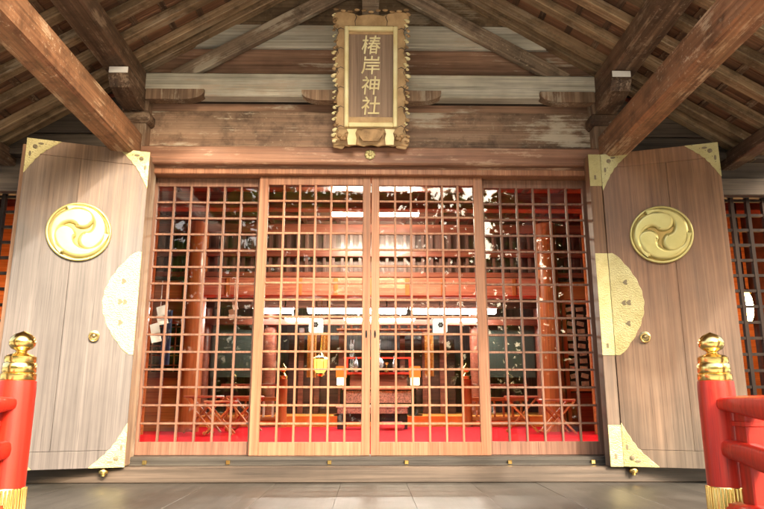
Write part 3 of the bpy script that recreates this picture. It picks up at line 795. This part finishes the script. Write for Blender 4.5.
for x in (-1.3, -1.0, -.55, .6, 1.02, 1.35):
    B().box(x-.05, x+.05, 7.38, 7.46, .37, 1.95, .005).build('sanctuary_pillar', 'innerr', hall)
# open shelf rail with knobs
b = B(); b.box(-.62, 1.12, 6.9, 7.15, 1.86, 1.89, .003); b.box(-.62, 1.12, 6.9, 7.15, 1.98, 2.0, .003)
b.build('offering_shelf', 'orangeX', hall)
b = B()
for i in range(10): b.lathe([(.02, 0), (.028, .03), (.02, .05), (.03, .09)], 8, (-.53+i*.175, 6.95, 1.89))
b.build('shelf_knobs', 'innerr', hall)

# lamps that are lit in the photograph
def lamp_fixture(name, label, x0, x1, y, z, h, d, mat, grp=None, drop=.0):
    r = thing(name, label, 'ceiling light', ((x0+x1)/2, y, z), group=grp); w = (x1-x0)/2
    B().box(-w-.02, w+.02, -d/2-.02, d/2+.02, h/2, h/2+.03, .004).build('housing', 'white', r)
    B().box(-w, w, -d/2, d/2, -h/2, h/2-.001, .01).build('diffuser', mat, r)
    if drop:
        for q in (-.6, .6): B().box(w*q-.01, w*q+.01, -.01, .01, h/2+.03, drop).build('hanger', 'black', r)
    return r
lamp_fixture('ceiling_light', 'bright boxy fluorescent light left of the centre stiles, up under the hall ceiling', -.50, -.07, 2.9, 2.93, .085, .24, 'tube', 'boxy lights under the hall ceiling', .12)
lamp_fixture('ceiling_light', 'bright boxy fluorescent light right of the centre stiles, up under the hall ceiling', .03, .60, 2.9, 2.93, .085, .24, 'tube', 'boxy lights under the hall ceiling', .12)
lamp_fixture('strip_light', 'long thick white strip light left of centre below the red beam', -1.05, .60, 5.9, 2.07, .075, .12, 'tube2', 'white strip lights below the red beam', .5)
lamp_fixture('strip_light', 'thick white strip light right of centre below the red beam', .68, 2.1, 5.9, 2.07, .075, .12, 'tube2', 'white strip lights below the red beam', .5)
lamp_fixture('strip_light', 'short thick white strip light at the far left below the red beam', -1.95, -1.3, 5.9, 2.07, .07, .12, 'tube2', 'white strip lights below the red beam', .5)
for i, (x0, x1, w) in enumerate(((-1.45, -.85, 'thin left lower strip light in the sanctuary'), (-.45, .75, 'thin middle lower strip light in the sanctuary'), (1.1, 1.85, 'thin right lower strip light in the sanctuary'))):
    lamp_fixture('strip_light', w, x0, x1, 6.15, 1.955, .035, .06, 'tube2', 'thin lower strip lights', .2)
def crest_lantern(x, lab):
    r = thing('paper_lantern', lab, 'lantern', (x, 4.6, 1.58), group='square white crest lanterns')
    B().box(-.1, .1, -.1, .1, 0, .21, .012).build('shade', emit('lit_crest_paper', (1, .93, .75), .22) if 'crestp' not in M else M['crestp'], r)
    b = B()
    for k in range(6):
        a = PI*2*k/6; b.ball((.026*math.cos(a), -.102, .105+.026*math.sin(a)), .016, (1, .3, 1), 1)
    b.ball((0, -.104, .105), .012, (1, .4, 1), 1); b.build('crest_mark', 'black', r)
    B().box(-.11, .11, -.11, .11, .21, .23, .004).build('lid', 'black', r)
    B().tube([(0, 0, .23), (0, 0, .9)], .006, 6).build('cord', 'black', r)
crest_lantern(-.80, 'square white paper lantern with dark flower crest, left of the centre stiles')
crest_lantern(1.02, 'square white paper lantern with dark flower crest, right of the centre stiles')
def hang_lantern(x, lab):
    r = thing('hanging_lantern', lab, 'lantern', (x, 5.2, 1.02), group='yellow lit hanging lanterns')
    B().lathe([(.055, 0), (.095, .05), (.10, .2), (.085, .21)], 6).build('shade', 'lampy', r)
    b = B(); b.lathe([(.14, .21), (.12, .235), (.04, .27), (.015, .31)], 6); b.lathe([(.03, -.05), (.065, -.02), (.06, 0)], 6)
    for k in range(6):
        a = PI*2*k/6; b.tube([(.102*math.cos(a), .102*math.sin(a), .04), (.104*math.cos(a), .104*math.sin(a), .21)], .005, 5)
    b.build('lantern_frame', 'goldr', r); B().tube([(0, 0, .3), (0, 0, 1.5)], .006, 6).build('chain', 'goldr', r)
hang_lantern(-.77, 'yellow lit hexagonal hanging lantern left of the altar')
def stand_lamp(x, lab):
    r = thing('standing_lamp', lab, 'lamp', (x, 5.75, .37), group='paper lamps flanking the altar')
    B().lathe([(.12, 0), (.12, .02), (.02, .04), (.015, .48)], 16).build('stand', 'black', r)
    B().box(-.07, .07, -.07, .07, .48, .60, .006).build('lower_shade', 'lampw', r)
    B().box(-.085, .085, -.085, .085, .602, .78, .006).build('upper_shade', 'lampo', r)
stand_lamp(-.47, 'standing lamp with orange top and white glowing base left of the altar'); stand_lamp(.72, 'standing lamp with orange top and white glowing base right of the altar')
# gold brocade banners
def banner(x, y, z0, z1, w, lab, mat='goldcloth', grp='gold brocade banners'):
    b = B(); n = 10; bm = b.bm; vs = []
    for i in range(n+1):
        t = i/n; xx = -w/2 + w*t; yy = .012*math.sin(t*PI*4)
        vs.append([bm.verts.new((xx, yy, 0)), bm.verts.new((xx, yy, z1-z0))])
    for i in range(n): bm.faces.new((vs[i][0], vs[i+1][0], vs[i+1][1], vs[i][1]))
    r = bmesh.ops.solidify(bm, geom=bm.faces[:], thickness=.006)
    o = b.build('hanging_banner', mat, None, (x, y, z0)); tag(o, lab, 'banner', grp)
banner(-.98, 6.0, .98, 1.72, .15, 'gold brocade banner hanging farther left of the altar')
banner(-.76, 6.0, 1.25, 1.72, .13, 'short gold brocade banner hanging just behind the yellow lantern')
banner(.98, 6.0, 1.0, 1.72, .15, 'gold brocade banner hanging right of the altar')
banner(-2.6, 3.4, 1.05, 1.74, .12, 'blue cloth hanging beside the left round pillar', 'blue', None)
def wand(x, y, lab):
    r = thing('paper_wand', lab, 'paper wand', (x, y, 1.09), group='tall silver paper wands on the altar')
    B().lathe([(.05, 0), (.05, .02), (.012, .03), (.01, .58)], 10).build('stand', 'black', r)
    b = B()
    for k in range(6): b.box(-.03 - .012*(k % 2), .03 + .012*((k+1) % 2), -.004 - .012*(k % 2), .0 - .012*(k % 2), .50 - k*.085, .585 - k*.085)
    b.build('folded_strip', 'silver', r)
wand(-.33, 6.75, 'tall silver paper wand on the altar, left of the centre stiles'); wand(.14, 6.75, 'tall silver paper wand on the altar, just right of the centre stiles')
# altar: tiers in the middle
al = thing('altar', 'tiered red and black altar on the raised step behind the centre doors', 'altar', (.14, 6.6, .37))
B().box(-.62, .62, -.25, .5, 0, .42, .01).build('lower_tier', 'black', al)
B().box(-.66, .66, -.29, .5, .42, .455, .004).build('ledge', 'redbeam', al)
B().box(-.5, .5, 0, .5, .455, .68, .01).build('upper_tier', 'innerr', al)
B().box(-.66, .66, -.06, .5, .68, .72, .004).build('ledge', 'lacq', al)
B().box(-.55, .55, -.27, -.256, .20, .40, .002).build('front_cloth', 'textile', al)
b = B()
for x in (-.55, .55): b.box(x-.02, x+.02, -.05, -.01, .72, .95, .003)
b.box(-.62, .62, -.05, -.01, .95, .98, .003); b.build('altar_rail', 'lacq', al)
B().lathe([(.10, 0), (.11, .005), (.11, .015), (.095, .02)], 28, mx=Matrix.Translation((-.02, -.1, .58)) @ Matrix.Rotation(R(80), 4, 'X')).build('mirror', 'silver', al, (0, 0, .28), smooth=True)
def vase(x, y, z, h, lab, mat='paper'):
    o = B().lathe([(.03, 0), (.045, h*.3), (.04, h*.6), (.02, h*.8), (.025, h)], 14).build('offering_vase', mat, None, (x, y, z), smooth=True); tag(o, lab, 'vase', 'vases on the altar')
vase(-.25, 6.5, 1.09, .26, 'slim white offering vase on the altar, left one', 'silver'); vase(.10, 6.5, 1.09, .2, 'slim white offering vase on the altar, middle one'); vase(.42, 6.5, 1.09, .28, 'tall silver offering vase on the altar, right one', 'silver')
for x, lb in ((-.05, 'left'), (.28, 'right')):
    B().lathe([(.05, 0), (.012, .04), (.012, .12), (.045, .16)], 12).build('offering_cup', 'goldr', al, (x-.14, -.1, .72))
# low black table with textile top in front, and cushion
tb = thing('offering_table', 'low black lacquer table with patterned brocade skirt before the altar', 'table', (.03, 4.75, .212))
B().box(-.52, .52, -.2, .2, .30, .335, .004).build('tabletop', 'paper', tb)
B().box(-.50, .50, -.19, .19, .215, .299, .003).build('brocade_skirt', 'textile', tb)
for q in (-.44, .44):
    for w in (-.14, .14): B().box(q-.06, q+.06, w-.03, w+.03, 0, .214, .01).build('leg', 'black', tb)
B().box(-.38, .38, -.15, .15, .10, .213, .004).build('apron', 'black', tb)
b = B(); b.box(-.17, .17, -.15, .15, 0, .11, .035)
o = b.build('cushion', 'pink', None, (.30, 4.35, .213)); tag(o, 'crimson prayer cushion on the red carpet before the low black table', 'cushion')
# inner red guard rails with gold finials
def inner_rail(s, lab):
    r = thing('inner_railing', lab, 'railing', (s*1.43+.07, 5.35, .212), group='orange guard rails inside the hall')
    p = B().lathe([(.075, 0), (.075, .72)], 20).build('post', 'orange', r, smooth=True)
    B().lathe([(.07, 0), (.075, .05), (.03, .09), (.028, .11), (.06, .14), (.06, .18), (.02, .22), (.005, .25)], 20).build('finial', 'goldr', p, (0, 0, .72), smooth=True)
    for z in (.62, .42, .12): B().box(0, s*.95, -.03, .03, z-.03, z+.03, .008).build('rail', 'redbeam' if z > .5 else 'orangeX', r)
    for k in range(6): B().box(s*(.14+k*.14)-.015, s*(.14+k*.14)+.015, -.02, .02, .15, .39, .003).build('baluster', 'paper' if k < 3 and s < 0 else 'orange', r)
inner_rail(-1, 'orange guard rail with gold finial inside the hall, left of the altar'); inner_rail(1, 'orange guard rail with gold finial inside the hall, right of the altar')
# folding stools and racks
def stool(x, y, lab, w=.42, h=.46):
    r = thing('folding_stool', lab, 'stool', (x, y, .212), random.uniform(-.3, .3), 'folding stools in the hall')
    B().box(-w/2, w/2, -.15, .15, h-.03, h, .01).build('seat', 'redbeam', r)
    for q in (-.13, .13):
        for sg in (-1, 1): beam('leg', (sg*-w*.45, q+sg*.012, .02), (sg*w*.45, q+sg*.012, h-.03), .022, .035, 'orangeX', r, .003, up=(0, 1, 0))
    B().tube([(-w*.45, -.14, .04), (-w*.45, .14, .04)], .012, 6).build('foot_bar', 'orangeX', r)
stool(-2.05, 3.3, 'folding stool just right of the left round pillar'); stool(-1.62, 3.7, 'folding stool behind the outer left lattice door, nearer the centre')
stool(-1.75, 2.9, 'folding stool nearest to the outer left lattice door', .36, .40)
stool(1.9, 3.4, 'folding stool just left of the right round pillar'); stool(2.25, 3.1, 'folding stool in front of the right round pillar', .4, .42)
# chest of orange wood by the left rail
# tag rack on the right of the right pillar
rk = thing('plaque_rack', 'rack hung with many small wooden prayer tags right of the right round pillar', 'rack', (3.15, 3.9, .212))
for z in (.55, 1.72): B().box(-.52, .52, -.02, .02, z-.03, z+.03, .004).build('rail', 'orangeX', rk)
for x in (-.5, .5): B().box(x-.025, x+.025, -.025, .025, 0, 1.76, .004).build('upright', 'orange', rk)
B().box(-.5, .5, .03, .04, .5, 1.7).build('backboard', 'black', rk)
rr = random.Random(11)
for i in range(11):
    for j in range(7):
        x = -.42 + j*.14 + rr.uniform(-.01, .01); z = .62 + i*.1
        o = B().box(-.05, .05, -.012, 0, -.03, .03, .002).build('prayer_tag', 'tag', rk, mx=Matrix.Translation((x, -.02, z)) @ Matrix.Rotation(rr.uniform(-.25, .25), 4, 'Y'))
# zigzag paper streamer
def shide(x, y, z, lab, sc_=1.0):
    b = B(); px = 0; pz = 0
    for k in range(4):
        w = .075*sc_; h = .075*sc_; sx = (k % 2)*.03*sc_
        mx = Matrix.Translation((sx - .02*k*sc_, 0, -k*h*.9)) @ Matrix.Rotation(.25 if k % 2 else -.2, 4, 'Z') @ Matrix.Rotation(-.25, 4, 'Y')
        b.box(-w/2, w/2, -.0012, .0012, -h, 0, 0, mx=mx)
    b.tube([(0, 0, 0), (0, 0, .25)], .004, 6)
    o = b.build('paper_streamer', 'paper', None, (x, y, z)); tag(o, lab, 'paper streamer', 'white zigzag paper streamers')
shide(-2.02, 1.3, 1.50, 'white zigzag paper streamer hanging at the far left of the doorway', 1.25)
shide(-1.72, 3.2, 1.85, 'small white paper streamer hanging beside the left round pillar', .9)
# side bay lamps
for s in (-1, 1):
    r = thing('bay_lamp', 'round glowing orange-white lamp behind the dark lattice of the %s side bay' % ('left' if s < 0 else 'right'), 'lamp', (s*4.15, 2.1, 1.62), group='glowing lamps in the side bays')
    B().lathe([(.03, -.16), (.055, -.1), (.065, 0), (.055, .1), (.03, .16)], 18).build('globe', 'lampbay', r, smooth=True)
    B().tube([(0, 0, .15), (0, 0, 1.4)], .01, 6).build('cord', 'black', r)
    B().lathe([(.06, .15), (.03, .2)], 12).build('cap', 'goldr', r)
    b = B(); x0, x1 = sorted((s*2.75, s*4.85)); b.box(x0, x1, 3.2, 3.25, .2, 3.0); b.build('bay_partition', 'orangeX', hall)

# ------------------------------------------------------------------ trees of the precinct behind the viewer (reflected in the panes)
def tree(x, y, h, r, lab, seed):
    rn = random.Random(seed); t = thing('broadleaf_tree', lab, 'tree', (x, y, -1.0), group='trees around the forecourt')
    b = B(); b.tube([(0, 0, -.1), (.1, .05, h*.3), (-.05, .1, h*.55), (.1, 0, h*.9)], [.3, .22, .14, .04], 10)
    for k in range(7):
        a = rn.uniform(0, 2*PI); z = h*rn.uniform(.3, .65); L = r*rn.uniform(.6, .95)
        b.tube([(0, 0, z), (L*.5*math.cos(a), L*.5*math.sin(a), z+L*.35), (L*math.cos(a), L*math.sin(a), z+L*.6)], [.1, .06, .02], 6)
    b.build('trunk', 'bark', t)
    vs, fs = [], []
    cl = [(Vector((rn.gauss(0, .45)*r, rn.gauss(0, .45)*r, h*(.62+rn.uniform(-.28, .34)))), r*rn.uniform(.22, .45)) for _ in range(22)]
    for c, cr in cl:
        for _ in range(110):
            d = Vector((rn.gauss(0, 1), rn.gauss(0, 1), rn.gauss(0, .8))); d.normalize(); p = c + d*cr*rn.uniform(.5, 1.1)
            u = Vector((rn.gauss(0, 1), rn.gauss(0, 1), rn.gauss(0, 1))).normalized(); w = u.orthogonal().normalized(); sL = rn.uniform(.12, .26)
            i = len(vs); vs += [p-u*sL, p+w*sL*.45, p+u*sL, p-w*sL*.45]; fs.append((i, i+1, i+2, i+3))
    me = bpy.data.meshes.new('crown'); me.from_pydata(vs, [], fs); link('crown', me, t, mat='leaf')
tree(-9, -18, 9, 3.6, 'broad leafy tree at the left rear of the forecourt', 1)
tree(-3.2, -21, 10, 3.8, 'tall leafy tree left of the forecourt axis', 2)
tree(24, -17, 10, 4, 'broad leafy tree at the right rear of the forecourt', 3)
tree(-15, -12, 9, 3.6, 'leafy tree beside the left end of the hall', 4)
tree(1.0, -29, 7.5, 3.4, 'distant lower leafy tree straight across the forecourt', 5)
tree(17, -9, 9, 3.6, 'leafy tree beside the right end of the hall', 6)

# unseen far wood, added to block sky reflections in the door panes
rn = random.Random(21); vs, fs = [], []
for _ in range(46000):
    x = rn.uniform(-42, 42); k = noise.noise(Vector((x*.22, 3.1, 0))); k2 = noise.noise(Vector((x*.7, 9.1, 0)))
    top = 14.6 + 1.6*k + 1.2*k2; z = -1 + (top+1)*rn.random(); y = -36 - abs(rn.gauss(0, 2.2)) + 1.2*noise.noise(Vector((x*.4, z*.4, 2)))
    if z > 6 and noise.noise(Vector((x*.45, 1.7, z*.45))) < -.36: continue
    u = Vector((rn.gauss(0, 1), rn.gauss(0, 1), rn.gauss(0, 1))).normalized(); w_ = u.orthogonal().normalized(); sL = rn.uniform(.22, .55); p = Vector((x, y, z))
    i = len(vs); vs += [p-u*sL, p+w_*sL*.5, p+u*sL, p-w_*sL*.5]; fs.append((i, i+1, i+2, i+3))
me = bpy.data.meshes.new('sky_blocker_wood'); me.from_pydata(vs, [], fs); tag(link('sky_blocker_wood', me, mat='leaf'), kind='stuff')

# ------------------------------------------------------------------ light
SUN_EL, SUN_AZ = R(29.3), R(25)      # azimuth from -Y towards +X
w = bpy.data.worlds.new('World'); sc.world = w; w.use_nodes = True; nt = w.node_tree; nt.nodes.clear()
sky = nt.nodes.new('ShaderNodeTexSky'); sky.sky_type = 'NISHITA'; sky.sun_disc = False; sky.sun_elevation = SUN_EL; sky.sun_rotation = PI - SUN_AZ; sky.air_density = 1; sky.dust_density = 6; sky.ozone_density = .3
bg = nt.nodes.new('ShaderNodeBackground'); bg.inputs[1].default_value = .15; wo = nt.nodes.new('ShaderNodeOutputWorld')
nt.links.new(sky.outputs[0], bg.inputs[0]); nt.links.new(bg.outputs[0], wo.inputs[0])
sl = bpy.data.lights.new('sun', 'SUN'); sl.energy = .5; sl.angle = R(1.4); sl.color = (1, .93, .82); so = bpy.data.objects.new('sun', sl); COL.objects.link(so)
dirn = Vector((math.sin(SUN_AZ)*math.cos(SUN_EL), -math.cos(SUN_AZ)*math.cos(SUN_EL), math.sin(SUN_EL)))
so.rotation_euler = dirn.to_track_quat('Z', 'Y').to_euler(); so.location = (3, -8, 6)

sc.view_settings.view_transform = 'Standard'; sc.view_settings.look = 'None'; sc.view_settings.gamma = 1; sc.view_settings.exposure = 2.68
sc.view_settings.use_curve_mapping = False
sc.render.engine = 'CYCLES'
sc.cycles.max_bounces = 8; sc.cycles.transparent_max_bounces = 12; sc.cycles.sample_clamp_indirect = 6; sc.cycles.caustics_reflective = False
